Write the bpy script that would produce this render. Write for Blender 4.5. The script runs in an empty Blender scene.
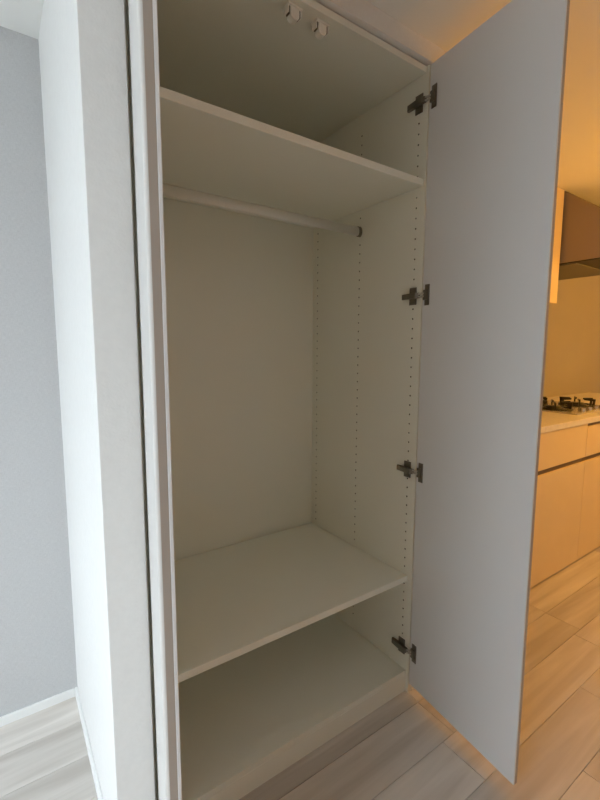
import bpy, bmesh, math, random
from mathutils import Matrix, Vector

random.seed(7)
scene = bpy.context.scene
COL = scene.collection

# ------------------------------------------------------------------ camera
fw = Vector((0.5680317, 0.81517728, -0.1132519))
rt = Vector((0.8206752, -0.57138461, 0.00344174))
up = Vector((0.06190476, 0.09489805, 0.99356035))
cam_d = bpy.data.cameras.new('camera')
cam_d.sensor_fit = 'HORIZONTAL'
cam_d.sensor_width = 36.0
cam_d.lens = 427.751 / 600 * 36.0
cam_d.clip_start = 0.02
cam = bpy.data.objects.new('camera', cam_d)
COL.objects.link(cam)
m = Matrix.Identity(4)
for i in range(3):
    m[i][0] = rt[i]; m[i][1] = up[i]; m[i][2] = -fw[i]
    m[i][3] = (-1.13014336, -0.94813664, 1.22228655)[i]
cam.matrix_world = m
scene.camera = cam

# ------------------------------------------------------------------ sky, exposure
SKY = 10.8
EXPOSURE = 0.15
world = bpy.data.worlds.new('overcast_sky')
scene.world = world
world.use_nodes = True
bg = world.node_tree.nodes['Background']
# overcast sky: the zenith three times as bright as the horizon
_tc = world.node_tree.nodes.new('ShaderNodeTexCoord')
_sx = world.node_tree.nodes.new('ShaderNodeSeparateXYZ')
_rp = world.node_tree.nodes.new('ShaderNodeValToRGB')
_rp.color_ramp.elements[0].position = 0.0
_rp.color_ramp.elements[1].position = 1.0
_rp.color_ramp.elements[0].color = (0.79 * 0.45, 0.91 * 0.45, 1.0 * 0.45, 1)
_rp.color_ramp.elements[1].color = (0.79 * 1.35, 0.91 * 1.35, 1.0 * 1.35, 1)
world.node_tree.links.new(_tc.outputs['Generated'], _sx.inputs[0])
world.node_tree.links.new(_sx.outputs['Z'], _rp.inputs['Fac'])
world.node_tree.links.new(_rp.outputs['Color'], bg.inputs['Color'])
bg.inputs['Strength'].default_value = SKY
vs = scene.view_settings
vs.view_transform = 'Standard'
vs.look = 'None'
vs.gamma = 1.0
vs.use_curve_mapping = False
vs.exposure = EXPOSURE
scene.cycles.max_bounces = 14
scene.cycles.diffuse_bounces = 10
scene.cycles.sample_clamp_indirect = 6.0
scene.cycles.caustics_reflective = False
scene.cycles.caustics_refractive = False

# room extents
XL, XR = -2.8, 4.6          # window wall / far kitchen wall (inner faces)
YF, YB = -4.6, 0.655        # wall behind the camera / grey wall
YK = 0.74                   # kitchen back wall
ZC = 2.152                  # ceiling
WIN_Y0, WIN_Y1, WIN_Z0, WIN_Z1 = -1.45, 0.30, 0.04, 2.02
WARM = (1.0, 0.46, 0.055)
LAMP_W = 24.0

# daylight portal in the window opening (guides sampling, adds no light)
pd = bpy.data.lights.new('window_portal', 'AREA')
pd.shape = 'RECTANGLE'
pd.size = WIN_Y1 - WIN_Y0
pd.size_y = WIN_Z1 - WIN_Z0
pd.cycles.is_portal = True
po = bpy.data.objects.new('window_portal', pd)
COL.objects.link(po)
po.location = (XL - 0.10, (WIN_Y0 + WIN_Y1) / 2, (WIN_Z0 + WIN_Z1) / 2)
# area lights shine along -Z: aim at +X, size along Y, size_y along Z
po.matrix_world = Matrix(((0, 0, -1, po.location[0]), (1, 0, 0, po.location[1]),
                          (0, -1, 0, po.location[2]), (0, 0, 0, 1)))

# ------------------------------------------------------------------ materials
MATS = {}

def mat(name, color, rough=0.5, metal=0.0, bump=None, vary=None, spec=0.5, coat=0.0):
    """bump=(scale, strength, distance)  vary=(scale, amount): mottled colour"""
    mt = bpy.data.materials.new(name)
    mt.use_nodes = True
    nt = mt.node_tree
    b = nt.nodes['Principled BSDF']
    b.inputs['Base Color'].default_value = (*color, 1)
    b.inputs['Roughness'].default_value = rough
    b.inputs['Metallic'].default_value = metal
    b.inputs['Specular IOR Level'].default_value = spec
    b.inputs['Coat Weight'].default_value = coat
    if bump or vary:
        tc = nt.nodes.new('ShaderNodeTexCoord')
    if bump:
        n = nt.nodes.new('ShaderNodeTexNoise')
        n.inputs['Scale'].default_value = bump[0]
        n.inputs['Detail'].default_value = 4
        nt.links.new(tc.outputs['Object'], n.inputs['Vector'])
        bp = nt.nodes.new('ShaderNodeBump')
        bp.inputs['Strength'].default_value = bump[1]
        bp.inputs['Distance'].default_value = bump[2]
        nt.links.new(n.outputs['Fac'], bp.inputs['Height'])
        nt.links.new(bp.outputs['Normal'], b.inputs['Normal'])
    if vary:
        n2 = nt.nodes.new('ShaderNodeTexNoise')
        n2.inputs['Scale'].default_value = vary[0]
        n2.inputs['Detail'].default_value = 3
        nt.links.new(tc.outputs['Object'], n2.inputs['Vector'])
        r = nt.nodes.new('ShaderNodeValToRGB')
        r.color_ramp.elements[0].position = 0.3
        r.color_ramp.elements[1].position = 0.7
        r.color_ramp.elements[0].color = (*[c * (1 - vary[1]) for c in color], 1)
        r.color_ramp.elements[1].color = (*[min(1, c * (1 + vary[1])) for c in color], 1)
        nt.links.new(n2.outputs['Fac'], r.inputs['Fac'])
        nt.links.new(r.outputs['Color'], b.inputs['Base Color'])
    MATS[name] = mt
    return mt

mat('melamine', (0.78, 0.79, 0.715), 0.45, bump=(900, 0.03, 0.0005))
mat('shelf_melamine', (0.78, 0.79, 0.715), 0.42, bump=(900, 0.03, 0.0005))
mat('door_white', (0.70, 0.705, 0.715), 0.42, bump=(500, 0.04, 0.0005))
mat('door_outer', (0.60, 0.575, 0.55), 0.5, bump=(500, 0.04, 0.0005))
mat('edge_beige', (0.38, 0.33, 0.285), 0.5, bump=(600, 0.05, 0.0005))
mat('wall_white', (0.775, 0.765, 0.75), 0.85, bump=(160, 0.25, 0.002), vary=(60, 0.015))
mat('ceiling_white', (0.80, 0.80, 0.78), 0.9, bump=(160, 0.2, 0.002))
mat('trim_white', (0.82, 0.82, 0.81), 0.45, bump=(300, 0.03, 0.0005))
mat('hole_dark', (0.05, 0.04, 0.025), 0.8, bump=(300, 0.05, 0.0005))
mat('hinge_metal', (0.20, 0.18, 0.15), 0.32, 0.75, bump=(400, 0.05, 0.0005))
mat('hinge_link', (0.55, 0.52, 0.47), 0.35, 0.85, bump=(400, 0.05, 0.0005))
mat('rod_metal', (0.74, 0.74, 0.70), 0.42, 0.25, bump=(300, 0.03, 0.0005))
mat('rod_socket', (0.20, 0.18, 0.13), 0.4, 0.4, bump=(300, 0.03, 0.0005))
mat('catch_plastic', (0.84, 0.82, 0.76), 0.4, bump=(300, 0.03, 0.0005))
mat('catch_slit_shade', (0.20, 0.17, 0.13), 0.4, 0.5, bump=(300, 0.03, 0.0005))
mat('kitchen_front', (0.82, 0.67, 0.43), 0.6, vary=(7, 0.02))
mat('kitchen_carcass', (0.62, 0.57, 0.48), 0.6, vary=(7, 0.02))
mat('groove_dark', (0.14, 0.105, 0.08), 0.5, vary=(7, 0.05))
mat('worktop_stone', (0.80, 0.76, 0.70), 0.25, vary=(40, 0.04))
mat('hood_metal', (0.30, 0.245, 0.21), 0.6, 0.0, vary=(3, 0.03))
mat('hood_dark', (0.03, 0.026, 0.024), 0.5, 0.0, vary=(3, 0.03))
mat('hood_plate', (0.17, 0.16, 0.125), 0.5, 0.2, vary=(3, 0.03))
mat('hob_top', (0.62, 0.60, 0.56), 0.22, 0.6, vary=(12, 0.03))
mat('hob_black', (0.02, 0.018, 0.016), 0.45, vary=(30, 0.1))
mat('hob_chrome', (0.75, 0.72, 0.66), 0.2, 0.9, vary=(30, 0.02))
mat('kitchen_wall', (0.42, 0.38, 0.32), 0.6, vary=(4, 0.02))
mat('window_frame', (0.55, 0.56, 0.57), 0.4, 0.4, vary=(10, 0.02))
mat('outdoor_concrete', (0.45, 0.45, 0.44), 0.9, vary=(8, 0.08))
mat('subfloor', (0.20, 0.16, 0.12), 0.9, vary=(8, 0.05))

# window glass
g = bpy.data.materials.new('window_glass')
g.use_nodes = True
nt = g.node_tree
nt.nodes.clear()
out = nt.nodes.new('ShaderNodeOutputMaterial')
mx = nt.nodes.new('ShaderNodeMixShader')
tr = nt.nodes.new('ShaderNodeBsdfTransparent')
gl = nt.nodes.new('ShaderNodeBsdfGlossy')
gl.inputs['Roughness'].default_value = 0.02
mx.inputs[0].default_value = 0.06
nt.links.new(tr.outputs[0], mx.inputs[1])
nt.links.new(gl.outputs[0], mx.inputs[2])
nt.links.new(mx.outputs[0], out.inputs[0])
MATS['window_glass'] = g

# woven grey wallpaper
def woven():
    mt = mat('wallpaper_grey', (0.42, 0.43, 0.44), 0.85)
    nt = mt.node_tree
    b = nt.nodes['Principled BSDF']
    tc = nt.nodes.new('ShaderNodeTexCoord')
    fac = None
    for sc_ in ((90, 90, 700), (700, 90, 90)):
        mp = nt.nodes.new('ShaderNodeMapping')
        mp.inputs['Scale'].default_value = sc_
        n = nt.nodes.new('ShaderNodeTexNoise')
        n.inputs['Scale'].default_value = 1.0
        n.inputs['Detail'].default_value = 3
        nt.links.new(tc.outputs['Object'], mp.inputs['Vector'])
        nt.links.new(mp.outputs['Vector'], n.inputs['Vector'])
        if fac is None:
            fac = n.outputs['Fac']
        else:
            ad = nt.nodes.new('ShaderNodeMath')
            ad.operation = 'ADD'
            nt.links.new(fac, ad.inputs[0])
            nt.links.new(n.outputs['Fac'], ad.inputs[1])
            fac = ad.outputs[0]
    r = nt.nodes.new('ShaderNodeValToRGB')
    r.color_ramp.elements[0].position = 0.75
    r.color_ramp.elements[1].position = 1.25
    hf = nt.nodes.new('ShaderNodeMath')
    hf.operation = 'MULTIPLY'
    hf.inputs[1].default_value = 0.5
    nt.links.new(fac, hf.inputs[0])
    r.color_ramp.elements[0].position = 0.38
    r.color_ramp.elements[1].position = 0.62
    r.color_ramp.elements[0].color = (0.50, 0.50, 0.505, 1)
    r.color_ramp.elements[1].color = (0.58, 0.58, 0.585, 1)
    nt.links.new(hf.outputs[0], r.inputs['Fac'])
    nt.links.new(r.outputs['Color'], b.inputs['Base Color'])
    bp = nt.nodes.new('ShaderNodeBump')
    bp.inputs['Strength'].default_value = 0.25
    bp.inputs['Distance'].default_value = 0.001
    nt.links.new(fac, bp.inputs['Height'])
    nt.links.new(bp.outputs['Normal'], b.inputs['Normal'])
woven()

# pale oak flooring, each plank a little different
def oak():
    mt = mat('pale_oak', (0.6, 0.54, 0.47), 0.42)
    nt = mt.node_tree
    b = nt.nodes['Principled BSDF']
    tc = nt.nodes.new('ShaderNodeTexCoord')
    oi = nt.nodes.new('ShaderNodeObjectInfo')
    off = nt.nodes.new('ShaderNodeVectorMath')
    off.operation = 'SCALE'
    off.inputs[0].default_value = (7.3, 31.0, 13.0)
    nt.links.new(oi.outputs['Random'], off.inputs['Scale'])
    add = nt.nodes.new('ShaderNodeVectorMath')
    add.operation = 'ADD'
    nt.links.new(tc.outputs['Object'], add.inputs[0])
    nt.links.new(off.outputs['Vector'], add.inputs[1])
    mp = nt.nodes.new('ShaderNodeMapping')
    mp.inputs['Scale'].default_value = (1.6, 22, 22)
    nt.links.new(add.outputs['Vector'], mp.inputs['Vector'])
    n = nt.nodes.new('ShaderNodeTexNoise')
    n.inputs['Scale'].default_value = 1.0
    n.inputs['Detail'].default_value = 6
    n.inputs['Distortion'].default_value = 0.6
    nt.links.new(mp.outputs['Vector'], n.inputs['Vector'])
    r = nt.nodes.new('ShaderNodeValToRGB')
    r.color_ramp.elements[0].position = 0.30
    r.color_ramp.elements[1].position = 0.72
    r.color_ramp.elements[0].color = (0.51, 0.465, 0.42, 1)
    r.color_ramp.elements[1].color = (0.72, 0.675, 0.63, 1)
    nt.links.new(n.outputs['Fac'], r.inputs['Fac'])
    # per-plank tone
    mr = nt.nodes.new('ShaderNodeMapRange')
    mr.inputs['To Min'].default_value = 0.88
    mr.inputs['To Max'].default_value = 1.08
    nt.links.new(oi.outputs['Random'], mr.inputs['Value'])
    sc_ = nt.nodes.new('ShaderNodeVectorMath')
    sc_.operation = 'SCALE'
    nt.links.new(r.outputs['Color'], sc_.inputs[0])
    nt.links.new(mr.outputs['Result'], sc_.inputs['Scale'])
    nt.links.new(sc_.outputs['Vector'], b.inputs['Base Color'])
    bp = nt.nodes.new('ShaderNodeBump')
    bp.inputs['Strength'].default_value = 0.08
    bp.inputs['Distance'].default_value = 0.001
    nt.links.new(n.outputs['Fac'], bp.inputs['Height'])
    nt.links.new(bp.outputs['Normal'], b.inputs['Normal'])
oak()

def emissive(name, color, strength):
    mt = bpy.data.materials.new(name)
    mt.use_nodes = True
    b = mt.node_tree.nodes['Principled BSDF']
    b.inputs['Base Color'].default_value = (*color, 1)
    b.inputs['Emission Color'].default_value = (*color, 1)
    b.inputs['Emission Strength'].default_value = strength
    MATS[name] = mt
emissive('lamp_lens', WARM, LAMP_W / (math.pi * 4 * math.pi * 0.040 ** 2))

# ------------------------------------------------------------------ mesh helpers
def box(bm, x0, x1, y0, y1, z0, z1, bev=0.0, seg=2):
    t = bmesh.new()
    r = bmesh.ops.create_cube(t, size=1.0)
    for v in t.verts:
        v.co = Vector(((x0 + x1) / 2 + v.co.x * (x1 - x0), (y0 + y1) / 2 + v.co.y * (y1 - y0),
                       (z0 + z1) / 2 + v.co.z * (z1 - z0)))
    if bev:
        bmesh.ops.bevel(t, geom=t.edges[:], offset=bev, segments=seg, profile=0.5, affect='EDGES')
    merge(bm, t)
    return bm

def merge(bm, t):
    me = bpy.data.meshes.new('tmp')
    t.to_mesh(me)
    bm.from_mesh(me)
    bpy.data.meshes.remove(me)
    t.free()

def cyl(bm, a, b, r, seg=20, r2=None):
    a, b = Vector(a), Vector(b)
    d = b - a
    t = bmesh.new()
    bmesh.ops.create_cone(t, cap_ends=True, segments=seg, radius1=r, radius2=r if r2 is None else r2, depth=d.length)
    q = d.to_track_quat('Z', 'Y').to_matrix().to_4x4()
    bmesh.ops.transform(t, matrix=Matrix.Translation((a + b) / 2) @ q, verts=t.verts)
    merge(bm, t)
    return bm

def prism(bm, pts, axis, lo, hi, bev=0.0):
    """extrude polygon pts along axis ('x','y','z'); pts in the two remaining axes, in order"""
    def P(p, h):
        return {'x': (h, p[0], p[1]), 'y': (p[0], h, p[1]), 'z': (p[0], p[1], h)}[axis]
    t = bmesh.new()
    A = [t.verts.new(P(p, lo)) for p in pts]
    B = [t.verts.new(P(p, hi)) for p in pts]
    n = len(pts)
    t.faces.new(A)
    t.faces.new(B[::-1])
    for i in range(n):
        t.faces.new((A[i], B[i], B[(i + 1) % n], A[(i + 1) % n]))
    bmesh.ops.recalc_face_normals(t, faces=t.faces[:])
    if bev:
        bmesh.ops.bevel(t, geom=t.edges[:], offset=bev, segments=2, profile=0.5, affect='EDGES')
    merge(bm, t)
    return bm

def obj(name, bm, material, parent=None, smooth=False, loc=None):
    me = bpy.data.meshes.new(name)
    bm.to_mesh(me)
    bm.free()
    me.materials.append(MATS[material])
    if smooth:
        for p in me.polygons:
            p.use_smooth = True
    o = bpy.data.objects.new(name, me)
    COL.objects.link(o)
    if parent is not None:
        o.parent = parent
    if loc is not None:
        o.location = loc
    return o

def new():
    return bmesh.new()

def bx(name, ext, material, parent=None, bev=0.0):
    return obj(name, box(new(), *ext, bev=bev), material, parent)

def empty(name, loc, rotz=0.0):
    e = bpy.data.objects.new(name, None)
    e.empty_display_size = 0.1
    COL.objects.link(e)
    e.location = loc
    e.rotation_euler = (0, 0, rotz)
    return e

def tag(o, label, cat, group=None):
    o['label'] = label
    o['category'] = cat
    if group:
        o['group'] = group
    return o

def struct(o, label=None, cat=None):
    o['kind'] = 'structure'
    if label:
        o['label'] = label
    if cat:
        o['category'] = cat
    return o

def local(e, ext):
    """world box extents -> extents in the frame of an unrotated empty"""
    x, y, z = e.location
    return (ext[0] - x, ext[1] - x, ext[2] - y, ext[3] - y, ext[4] - z, ext[5] - z)

# ------------------------------------------------------------------ the room
SX0, SX1, SY0 = -0.978, -0.8945, -0.02      # wall end beside the wardrobe
# floor: slab with every plank a part
floor = struct(bx('floor', (XL, XR, YF, YK, -0.06, -0.0125), 'subfloor'),
               'pale oak plank floor, grey in daylight and orange under the kitchen lamps', 'floor')
PW, PL, GAP = 0.1465, 0.909, 0.0013
row0 = -0.0615
fixed = {-1: 0.905, -2: -0.062, -3: 0.543, -4: 0.20}
def plank_mesh(lx, ly):
    bm = box(new(), 0, lx, 0, ly, -0.012, 0.0)
    top = [e for e in bm.edges if all(abs(v.co.z) < 1e-6 for v in e.verts)]
    bmesh.ops.bevel(bm, geom=top, offset=0.0012, segments=1, affect='EDGES')
    me = bpy.data.meshes.new('plank')
    bm.to_mesh(me)
    bm.free()
    me.materials.append(MATS['pale_oak'])
    return me
cache = {}
k0 = math.floor((YF - row0) / PW)
k1 = math.ceil((YK - row0) / PW)
for k in range(k0, k1):
    y0, y1 = max(YF, row0 + k * PW), min(YK, row0 + (k + 1) * PW)
    off = fixed.get(k, (0.37 * k * 1.618) % PL)
    x = off - math.ceil((off - XL) / PL) * PL
    while x < XR:
        a, b = max(XL, x), min(XR, x + PL)
        x += PL
        if b - a < 0.02 or y1 - y0 < 0.01:
            continue
        if y0 > 0.02 and a > -0.95 and b < 0.10:
            continue                                    # under the wardrobe
        if y0 > 0.16 and a > 0.1:
            continue                                    # under the kitchen units
        if y0 > YB and b < -0.9:
            continue
        key = (round(b - a, 4), round(y1 - y0, 4))
        if key not in cache:
            cache[key] = plank_mesh(b - a - GAP, y1 - y0 - GAP)
        o = bpy.data.objects.new('plank', cache[key])
        COL.objects.link(o)
        o.parent = floor
        o.location = (a + GAP / 2, y0 + GAP / 2, 0)

struct(bx('ceiling', (XL, XR, YF, YK, ZC, ZC + 0.1), 'ceiling_white'), 'plain white ceiling over room and kitchen', 'ceiling')
struct(bx('wall_back', (XL, SX0 + 0.02, YB, YB + 0.1, -0.01, ZC), 'wallpaper_grey'), 'grey woven wallpaper wall at the far left', 'wall')
struct(bx('wall_partition', (SX0, SX1, SY0, YB + 0.1, -0.01, ZC), 'wall_white', bev=0.0015), 'white wall end standing left of the wardrobe', 'wall')
struct(bx('wall_header', (SX1, 0.10, -0.018, 0.06, 2.099, ZC), 'wall_white'), 'narrow white wall strip above the wardrobe', 'wall')
struct(bx('wall_side', (0.0215, 0.10, -0.014, YK + 0.1, -0.01, ZC), 'wall_white'), 'white wall between wardrobe and kitchen', 'wall')
struct(bx('wall_kitchen', (0.10, XR, YK, YK + 0.1, -0.01, ZC), 'kitchen_wall'), 'plain cream kitchen wall behind the hob', 'wall')
struct(bx('wall_right', (XR, XR + 0.1, YF, YK + 0.1, -0.01, ZC), 'wall_white'), 'white end wall of the kitchen', 'wall')
struct(bx('wall_front', (XL, XR, YF - 0.1, YF, -0.01, ZC), 'wall_white'), 'white wall behind the viewer', 'wall')
wl = new()
box(wl, XL - 0.12, XL, YF, WIN_Y0, -0.01, ZC)
box(wl, XL - 0.12, XL, WIN_Y1, YB + 0.1, -0.01, ZC)
box(wl, XL - 0.12, XL, WIN_Y0, WIN_Y1, -0.01, WIN_Z0)
box(wl, XL - 0.12, XL, WIN_Y0, WIN_Y1, WIN_Z1, ZC)
struct(obj('wall_left', wl, 'wall_white'), 'white window wall on the left', 'wall')

# added balcony window, out of view, placed to bring in the daylight
win = struct(empty('added_window_1', (XL - 0.06, (WIN_Y0 + WIN_Y1) / 2, WIN_Z0)), 'added sliding balcony window on the left, unseen, placed for the daylight', 'window')
hw, hh = (WIN_Y1 - WIN_Y0) / 2, WIN_Z1 - WIN_Z0
for s in (-1, 1):
    yc = s * hw / 2
    f = new()
    box(f, -0.02, 0.02, yc - hw / 2, yc - hw / 2 + 0.04, 0, hh)
    box(f, -0.02, 0.02, yc + hw / 2 - 0.04, yc + hw / 2, 0, hh)
    box(f, -0.02, 0.02, yc - hw / 2 + 0.04, yc + hw / 2 - 0.04, 0, 0.04)
    box(f, -0.02, 0.02, yc - hw / 2 + 0.04, yc + hw / 2 - 0.04, hh - 0.04, hh)
    fr = obj('window_sash', f, 'window_frame', win)
    obj('pane', box(new(), -0.003, 0.003, yc - hw / 2 + 0.04, yc + hw / 2 - 0.04, 0.04, hh - 0.04), 'window_glass', fr)
struct(bx('added_balcony_floor', (XL - 2.0, XL - 0.12, YF - 3, YB + 3, -0.2, -0.02), 'outdoor_concrete'), 'added grey balcony floor outside the window, unseen, blocks light from below', 'balcony')  # unseen slab, added to keep sky light from coming up from below

bx_par = struct(bx('added_parapet', (XL - 2.1, XL - 2.0, YF - 3, YB + 3, -0.2, 1.05), 'outdoor_concrete'), 'added grey balcony parapet outside the window, unseen, blocks low sky light', 'parapet')  # unseen, added to cut the low sky out of the window light
struct(bx('ground', (XL - 62.0, XL - 2.1, -40, 40, -6.2, -6.0), 'outdoor_concrete'), 'added grey ground below the balcony, unseen, covers the lower sky', 'ground')  # added below the horizon so daylight enters only from above
# baseboards
BH, BT = 0.031, 0.009
def board(name, x0, x1, y0, y1):
    return struct(bx(name, (x0, x1, y0, y1, 0.0, BH), 'trim_white', bev=0.002), 'low white baseboard along the wall foot', 'baseboard')
board('baseboard_back', XL, SX0 - BT, YB - BT, YB)
board('baseboard_partition', SX0 - BT, SX0, SY0 + 0.001, YB)

# ------------------------------------------------------------------ wardrobe
WL, D, T = -0.86, 0.578, 0.018
ZF, ZT = 0.080, 2.0753
CF = -0.012                                              # front edge of the carcass sides
wd = tag(empty('wardrobe', (-0.43, 0.28, 0.0)),
         'tall white built-in wardrobe, empty, both doors standing open', 'wardrobe')

def part(name, ext, material, bev=0.0, parent=wd):
    return bx(name, local(wd, ext), material, parent, bev)

HOLE_Y = (0.0213, 0.2844, 0.5451)
def holed_panel():
    """right side panel: real shelf-pin holes drilled in three columns"""
    bm = new()
    t = bmesh.new()
    ox, oy, oz = wd.location
    x = 0.0
    pitch, r, dep, cw = 0.032, 0.0028, 0.010, 0.008
    z_lo, z_hi = 0.0, 2.094
    n = int((2.04 - 0.13) / pitch)
    def V(y, z, xx=x):
        return t.verts.new((xx - ox, y - oy, z - oz))
    def quad(*c):
        t.faces.new([V(*p) for p in c])
    zs = 0.13
    ze = zs + n * pitch
    ys = [CF]
    for yc in HOLE_Y:
        ys += [yc - cw, yc + cw]
    ys.append(D)
    for i in range(0, len(ys), 2):                        # plain strips
        quad((ys[i], z_lo), (ys[i + 1], z_lo), (ys[i + 1], z_hi), (ys[i], z_hi))
    dark = []
    for yc in HOLE_Y:
        quad((yc - cw, z_lo), (yc + cw, z_lo), (yc + cw, zs), (yc - cw, zs))
        quad((yc - cw, ze), (yc + cw, ze), (yc + cw, z_hi), (yc - cw, z_hi))
        for j in range(n):
            zc = zs + (j + 0.5) * pitch
            hz = pitch / 2
            ring_o = [(yc + cw, zc), (yc + cw, zc + hz), (yc, zc + hz), (yc - cw, zc + hz),
                      (yc - cw, zc), (yc - cw, zc - hz), (yc, zc - hz), (yc + cw, zc - hz)]
            ri = [(yc + r * math.cos(a * math.pi / 4), zc + r * math.sin(a * math.pi / 4)) for a in range(8)]
            vo = [V(*p) for p in ring_o]
            vi = [V(*p) for p in ri]
            vb = [V(p[0], p[1], dep) for p in ri]
            for a in range(8):
                b = (a + 1) % 8
                t.faces.new((vo[a], vo[b], vi[b], vi[a]))
                dark.append(t.faces.new((vi[a], vi[b], vb[b], vb[a])))
            dark.append(t.faces.new(vb))
    for fc in dark:
        fc.material_index = 1
    # shell: outside, front, rear, top, bottom
    c = [(CF, z_lo), (D, z_lo), (D, z_hi), (CF, z_hi)]
    t.faces.new([V(p[0], p[1], T) for p in c])
    for i in range(4):
        a, b = c[i], c[(i + 1) % 4]
        t.faces.new([V(a[0], a[1]), V(b[0], b[1]), V(b[0], b[1], T), V(a[0], a[1], T)])
    merge(bm, t)
    o = obj('side_panel', bm, 'melamine', wd)
    o.data.materials.append(MATS['hole_dark'])
    o['label'] = 'right side panel with three columns of shelf pin holes'
    return o
holed_panel()
part('side_panel', (WL - T, WL, CF, D, 0.0, 2.094), 'melamine', 0.0006)
part('filler_strip', (SX1, WL - T, 0.030, 0.048, 0.0, 2.094), 'melamine')
part('back_panel', (WL, 0.0, D, D + 0.006, 0.0, 2.094), 'melamine')
part('top_panel', (WL, 0.0, -0.002, D, ZT, ZT + 0.0185), 'melamine', 0.0006)
part('bottom_panel', (WL, 0.0, 0.0005, D, ZF - 0.018, ZF), 'melamine', 0.0004)
part('kick_plate', (WL, 0.0, 0.0, 0.018, 0.0, ZF - 0.0183), 'melamine')
SH = 0.021
for zt, y0, lab in ((1.7634, -0.005, 'upper shelf above the hanging rail'), (0.4379, 0.006, 'lower shelf near the floor')):
    s = part('shelf', (WL + 0.001, -0.001, y0, D - 0.002, zt - SH, zt), 'shelf_melamine', 0.0012)
    s['label'] = lab

# hanging rail: oval aluminium tube with end sockets
def oval(bm, x0, x1, yc, zc, ry, rz, n=24):
    prism(bm, [(yc + ry * math.cos(2 * math.pi * i / n), zc + rz * math.sin(2 * math.pi * i / n)) for i in range(n)], 'x', x0, x1)
    return bm
lx, ly, lz = wd.location
rail = obj('hanging_rail', oval(new(), WL + 0.004 - lx, -0.004 - lx, 0.285 - ly, 1.665 - lz, 0.0090, 0.0160), 'rod_metal', wd, smooth=True)
for x0, x1 in ((WL, WL + 0.012), (-0.012, 0.0)):
    obj('rail_socket', oval(new(), x0 - lx, x1 - lx, 0.285 - ly, 1.665 - lz, 0.0120, 0.0185), 'rod_socket', rail)
for p in rail.data.polygons:
    if len(p.vertices) > 4:
        p.use_smooth = False

# two roller catches under the top panel
def catch(xc, yc):
    e = obj('door_catch', box(new(), xc - 0.021 - lx, xc + 0.021 - lx, yc - 0.012 - ly, yc + 0.016 - ly, ZT - 0.005, ZT, 0.001), 'catch_plastic', wd)
    b = new()                                             # rounded white nose in the middle
    pts = [(-0.0125, 0.0)] + [(-0.0125 * math.cos(math.pi * i / 10), -0.018 - 0.010 * math.sin(math.pi * i / 10)) for i in range(11)] + [(0.0125, 0.0)]
    prism(b, [(xc + p[0] - lx, ZT - 0.0045 + p[1]) for p in pts], 'y', yc - 0.009 - ly, yc + 0.010 - ly)
    obj('catch_nose', b, 'catch_plastic', e)
    for s in (-1, 1):
        b = new()
        box(b, xc + s * 0.0195 - 0.0016 - lx, xc + s * 0.0195 + 0.0016 - lx, yc - 0.008 - ly, yc + 0.010 - ly, ZT - 0.021, ZT - 0.0045, 0.0008)
        obj('catch_prong', b, 'catch_plastic', e)
        b = new()  # dark bar painted for the shaded slit between nose and prong
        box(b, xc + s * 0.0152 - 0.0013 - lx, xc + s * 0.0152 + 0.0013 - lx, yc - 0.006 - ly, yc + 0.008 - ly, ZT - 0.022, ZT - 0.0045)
        obj('catch_slit_shade', b, 'catch_slit_shade', e)
catch(-0.476, 0.026)
catch(-0.388, 0.028)

# doors: local frame has the hinge edge at the origin, the leaf along +X, inner face at Y=0, outer face at Y=+0.02
def door_leaf(name, length, z0, z1, hx, hy, ang, flip):
    """ang: direction of the leaf in plan; flip=+1 when the outer face lies to its left"""
    d = bpy.data.objects.new(name, None)
    th = 0.020 * flip
    bm = new()
    lo, hi = sorted((0.0042 * flip, th))
    box(bm, 0, length - 0.0012, lo, hi, z0, z1)
    # rounded vertical arris on the outer free edge
    ed = [e for e in bm.edges if all(abs(v.co.x - (length - 0.0012)) < 1e-6 and abs(v.co.y - th) < 1e-6 for v in e.verts)]
    bmesh.ops.bevel(bm, geom=ed, offset=0.0055, segments=5, profile=0.5, affect='EDGES')
    leaf = obj(name, bm, 'door_outer', wd)
    M = Matrix.Translation((hx - lx, hy - ly, -lz)) @ Matrix.Rotation(ang, 4, 'Z')
    leaf.matrix_local = M
    lo, hi = sorted((0.0, 0.0045 * flip))
    obj('inner_skin', box(new(), 0, length + 0.0006, lo, hi, z0, z1, 0.0006), 'door_white', leaf)
    lo, hi = sorted((0.0047 * flip, th - 0.0054 * flip))
    eb = obj('edge_band', box(new(), length - 0.0013, length, lo, hi, z0, z1), 'edge_beige', leaf)
    eb['label'] = 'beige edge band of the door'
    return leaf
# right leaf
hx, hy = 0.0025, -0.0150
fx, fy = -0.0450, -0.4245
ang = math.atan2(fy - hy, fx - hx)
rlen = math.hypot(fx - hx, fy - hy)
rdoor = door_leaf('door', rlen, 0.037, 2.093, hx, hy, ang, +1)
rdoor['label'] = 'right wardrobe door swung open, plain inner face showing'
# left leaf
phi = math.radians(13.52)
lang = math.atan2(-math.cos(phi), -math.sin(phi))
# outer hinge corner at (-0.890,-0.03); inner face is 20 mm towards +x
ix, iy = -0.890 + 0.020 * math.cos(phi), -0.030 - 0.020 * math.sin(phi)
ldoor = door_leaf('door', 0.430, 0.037, 2.093, ix, iy, lang, -1)
ldoor['label'] = 'left wardrobe door swung open and seen almost edge-on'

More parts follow.
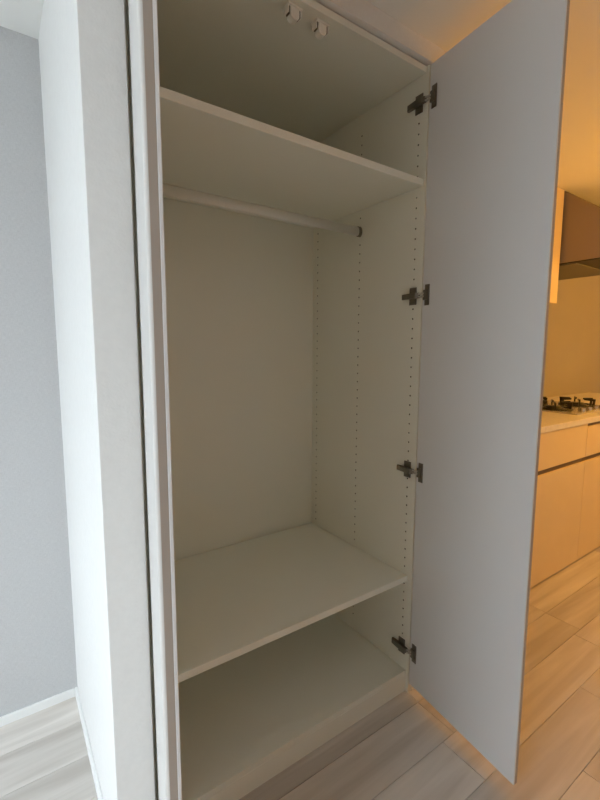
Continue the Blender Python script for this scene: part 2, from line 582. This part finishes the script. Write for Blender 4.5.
# hinges (sub-parts of their doors)
def hinge(door, zc, side_x, sgn, hinge_len):
    """built in world space then moved to the door frame. sgn=-1: carcass panel faces -x"""
    inv = (wd.matrix_basis @ door.matrix_local).inverted()
    b = new()
    def wb(x0, x1, y0, y1, z0, z1, bev=0.0012):
        xs = sorted((side_x + sgn * x0, side_x + sgn * x1))
        box(b, xs[0], xs[1], y0, y1, z0, z1, bev)
    wb(0, 0.0035, 0.007, 0.036, zc - 0.028, zc + 0.028)            # wing plate
    wb(0.0035, 0.0065, 0.012, 0.031, zc - 0.024, zc - 0.011)        # screws bosses
    wb(0.0035, 0.0065, 0.012, 0.031, zc + 0.011, zc + 0.024)
    wb(0, 0.010, 0.008, 0.063, zc - 0.0075, zc + 0.0075)           # arm base
    pts = [(0.066, 0.004), (0.060, 0.013), (0.030, 0.017), (0.000, 0.018), (-0.010, 0.012), (-0.010, 0.005), (0.02, 0.004)]
    prism(b, [(side_x + sgn * p[1], p[0]) for p in pts], 'z', zc - 0.0085, zc + 0.0085, 0.001)
    t = new()
    merge_me = b
    bmesh.ops.transform(merge_me, matrix=inv, verts=merge_me.verts)
    h = obj('hinge', merge_me, 'hinge_metal', door)
    # link arms: bright steel
    M2 = door.matrix_local
    # cup flange on the door, directly in the door frame
    f = 1 if door is rdoor else -1
    c = new()
    ins = -1 * f                                                     # inner side of the leaf
    def db(x0, x1, y0, y1, z0, z1, bev=0.001):
        ys = sorted((ins * y0, ins * y1))
        box(c, x0, x1, ys[0], ys[1], z0, z1, bev)
    db(0.010, 0.030, 0.0, 0.0022, zc - 0.033, zc + 0.033)
    db(0.009, 0.027, 0.0022, 0.009, zc - 0.016, zc + 0.016)
    cyl(c, (0.020, 0, zc - 0.024), (0.020, ins * 0.0032, zc - 0.024), 0.0045, 12)
    cyl(c, (0.020, 0, zc + 0.024), (0.020, ins * 0.0032, zc + 0.024), 0.0045, 12)
    obj('hinge_cup', c, 'hinge_metal', door)
    a = new()
    p0 = inv @ Vector((side_x + sgn * 0.010, -0.008, zc))
    p1 = Vector((0.013, ins * 0.007, zc))
    for dz in (-0.0045, 0.0045):
        q0 = p0 + Vector((0, 0, dz)); q1 = Vector((p1.x, p1.y, p0.z + dz))
        cyl(a, q0, q1, 0.0034, 8)
    o = obj('hinge_link', a, 'hinge_link', door)
bpy.context.view_layer.update()
for zc in (1.994, 1.403, 0.819, 0.165):
    hinge(rdoor, zc, 0.0, -1, 0)
    hinge(ldoor, zc, WL, 1, 0)

# ------------------------------------------------------------------ kitchen
KY, KB = 0.08, YK - 0.005
def base_unit(x0, x1, label, top_groove):
    e = tag(empty('base_cabinet', ((x0 + x1) / 2, (KY + KB) / 2, 0)), label, 'cabinet', 'kitchen base cabinets')
    def p(name, ext, m_, bev=0.0):
        return bx(name, local(e, ext), m_, e, bev)
    p('cabinet_body', (x0 + 0.001, x1 - 0.001, KY + 0.022, KB, 0.016, 0.825), 'kitchen_carcass')
    p('toe_kick', (x0, x1, KY + 0.045, KY + 0.06, 0.0, 0.0155), 'groove_dark')
    g_ = 0.0015
    zt = 0.803 if top_groove else 0.8235
    p('drawer_front', (x0 + g_, x1 - g_, KY, KY + 0.02, 0.629, zt), 'kitchen_front', 0.001)
    p('finger_groove', (x0 + g_, x1 - g_, KY + 0.014, KY + 0.0215, 0.601, 0.629), 'groove_dark')
    if top_groove:
        p('finger_groove', (x0 + g_, x1 - g_, KY + 0.014, KY + 0.0215, 0.803, 0.8245), 'groove_dark')
    p('door_front', (x0 + g_, x1 - g_, KY, KY + 0.02, 0.010, 0.601), 'kitchen_front', 0.001)
    return e
base_unit(0.11, 0.83, 'cream kitchen base cabinet next to the wardrobe wall', False)
base_unit(0.83, 1.572, 'cream kitchen base cabinet with one wide drawer, left of the hob', False)
base_unit(1.572, 2.33, 'cream kitchen base cabinet below the hob, dark groove along its top', True)
base_unit(2.33, 3.2, 'cream kitchen base cabinet right of the hob', False)
tag(bx('worktop', (0.105, 3.25, KY - 0.012, KB, 0.8255, 0.858), 'worktop_stone', bev=0.002),
    'pale kitchen worktop running over the base cabinets', 'worktop')

# gas hob
HX0, HX1, HY0, HY1, HZ = 1.60, 2.20, 0.150, 0.68, 0.858
hob = tag(empty('gas_hob', ((HX0 + HX1) / 2, (HY0 + HY1) / 2, HZ)),
          'built-in gas hob with black pan supports on the kitchen worktop', 'hob')
ho = hob.location
obj('hob_plate', box(new(), HX0 - ho.x, HX1 - ho.x, HY0 - ho.y, HY1 - ho.y, 0, 0.008, 0.003), 'hob_top', hob)
for i, (cx_, cy_, rr) in enumerate(((1.735, 0.345, 0.046), (2.065, 0.345, 0.046), (1.90, 0.545, 0.034))):
    b = new()
    cyl(b, (cx_ - ho.x, cy_ - ho.y, 0.008), (cx_ - ho.x, cy_ - ho.y, 0.016), rr * 1.25, 28)
    cyl(b, (cx_ - ho.x, cy_ - ho.y, 0.016), (cx_ - ho.x, cy_ - ho.y, 0.027), rr, 28, rr * 0.85)
    bu = obj('burner', b, 'hob_black', hob)
    b = new()
    n = 28
    ro = rr * 2.3
    for k in range(n):                                   # outer ring of the pan support
        a0, a1 = 2 * math.pi * k / n, 2 * math.pi * (k + 1) / n
        cyl(b, (cx_ - ho.x + ro * math.cos(a0), cy_ - ho.y + ro * math.sin(a0), 0.012),
            (cx_ - ho.x + ro * math.cos(a1), cy_ - ho.y + ro * math.sin(a1), 0.012), 0.004, 8)
    for k in range(6):                                   # prongs: up from the ring and inwards
        a0 = math.pi / 6 + math.pi / 3 * k
        c_, s_ = math.cos(a0), math.sin(a0)
        pts = [(ro, 0.010), (ro + 0.005, 0.056), (ro * 0.42, 0.056), (ro * 0.42, 0.045), (ro - 0.009, 0.043), (ro - 0.012, 0.010)]
        t = bmesh.new()
        prism(t, pts, 'y', -0.004, 0.004)
        M = Matrix.Translation((cx_ - ho.x, cy_ - ho.y, 0)) @ Matrix.Rotation(a0, 4, 'Z')
        bmesh.ops.transform(t, matrix=M, verts=t.verts)
        merge(b, t)
    obj('pan_support', b, 'hob_black', hob)
b = new()                                                # exhaust grille along the rear
box(b, HX0 + 0.05 - ho.x, HX1 - 0.05 - ho.x, 0.645 - ho.y, 0.670 - ho.y, 0.008, 0.018, 0.002)
obj('exhaust_cover', b, 'hob_black', hob)
for k in range(4):
    x = HX0 + 0.16 + k * 0.09
    b = new()
    cyl(b, (x - ho.x, 0.185 - ho.y, 0.008), (x - ho.x, 0.185 - ho.y, 0.026), 0.016, 20, 0.014)
    kn = obj('knob', b, 'hob_chrome', hob)

# wall cabinets
def wall_unit(x0, x1, label):
    e = tag(empty('wall_cabinet', ((x0 + x1) / 2, (0.30 + KB) / 2, 1.508)), label, 'cabinet', 'kitchen wall cabinets')
    def p(name, ext, m_, bev=0.0):
        return bx(name, local(e, ext), m_, e, bev)
    p('cabinet_body', (x0 + 0.001, x1 - 0.001, 0.322, KB, 1.512, 2.146), 'kitchen_carcass')
    w = (x1 - x0) / 2
    for k in range(2):
        p('door_front', (x0 + k * w + 0.0015, x0 + (k + 1) * w - 0.0015, 0.30, 0.32, 1.508, 2.146), 'kitchen_front', 0.001)
    return e
wall_unit(0.11, 0.85, 'cream wall cabinet next to the wardrobe wall, hidden behind the door')
wall_unit(0.85, 1.588, 'cream wall cabinet left of the range hood')
struct(bx('trim_1', (0.105, 1.588, 0.33, KB, 2.1465, ZC), 'groove_dark'), 'dark trim strip between wall cabinets and ceiling', 'trim')

# range hood
rh = tag(empty('range_hood', (1.88, 0.40, 1.728)), 'dark metal range hood hanging above the gas hob', 'range hood')
ro_ = rh.location
HFX0, HFX1 = 1.606, 2.16
def hood_part(name, profile, x0, x1, material, bev=0.002):
    b = new()
    prism(b, [(y - ro_.y, z - ro_.z) for y, z in profile], 'x', x0 - ro_.x, x1 - ro_.x, bev)
    return obj(name, b, material, rh)
# housing with a raked front; underneath a dark rim around the baffle plate
hood_part('hood_housing', [(KB, 2.148), (0.305, 2.148), (0.025, 1.930), (0.025, 1.741), (KB, 1.741)], HFX0, HFX1, 'hood_metal')
hood_part('hood_rim', [(KB, 1.7405), (0.027, 1.7405), (0.027, 1.734), (KB, 1.734)], HFX0 + 0.001, HFX1 - 0.001, 'hood_dark', 0.0)
hood_part('baffle_plate', [(0.715, 1.7335), (0.225, 1.7335), (0.225, 1.728), (0.715, 1.728)], HFX0 + 0.012, HFX1 - 0.012, 'hood_plate', 0.001)
for k in range(3):
    b = new()
    cyl(b, (1.98 + k * 0.05 - ro_.x, 0.020 - ro_.y, 1.765 - ro_.z), (1.98 + k * 0.05 - ro_.x, 0.026 - ro_.y, 1.765 - ro_.z), 0.006, 14)
    obj('switch', b, 'hob_chrome', rh)

# added globe pendants, out of view, placed to light the kitchen warmly
def pendant(x, y, label):
    e = tag(empty('added_pendant_lamp', (x, y, ZC)), label, 'pendant lamp', 'added kitchen pendant lamps')
    b = new()
    cyl(b, (0, 0, -0.020), (0, 0, -0.0005), 0.045, 28)
    obj('canopy', b, 'trim_white', e)
    b = new()
    cyl(b, (0, 0, -0.54), (0, 0, -0.020), 0.003, 10)
    obj('cord', b, 'trim_white', e)
    b = new()
    cyl(b, (0, 0, -0.575), (0, 0, -0.54), 0.018, 20, 0.014)
    obj('lamp_socket', b, 'trim_white', e)
    b = new()
    bmesh.ops.create_uvsphere(b, u_segments=24, v_segments=14, radius=0.040)
    bmesh.ops.translate(b, vec=(0, 0, -0.613), verts=b.verts)
    obj('bulb', b, 'lamp_lens', e, smooth=True)
    return e
pendant(1.55, -0.70, 'added warm pendant bulb, out of view, nearer the wardrobe')
pendant(3.2, -0.60, 'added warm pendant bulb, out of view, at the far end of the kitchen')
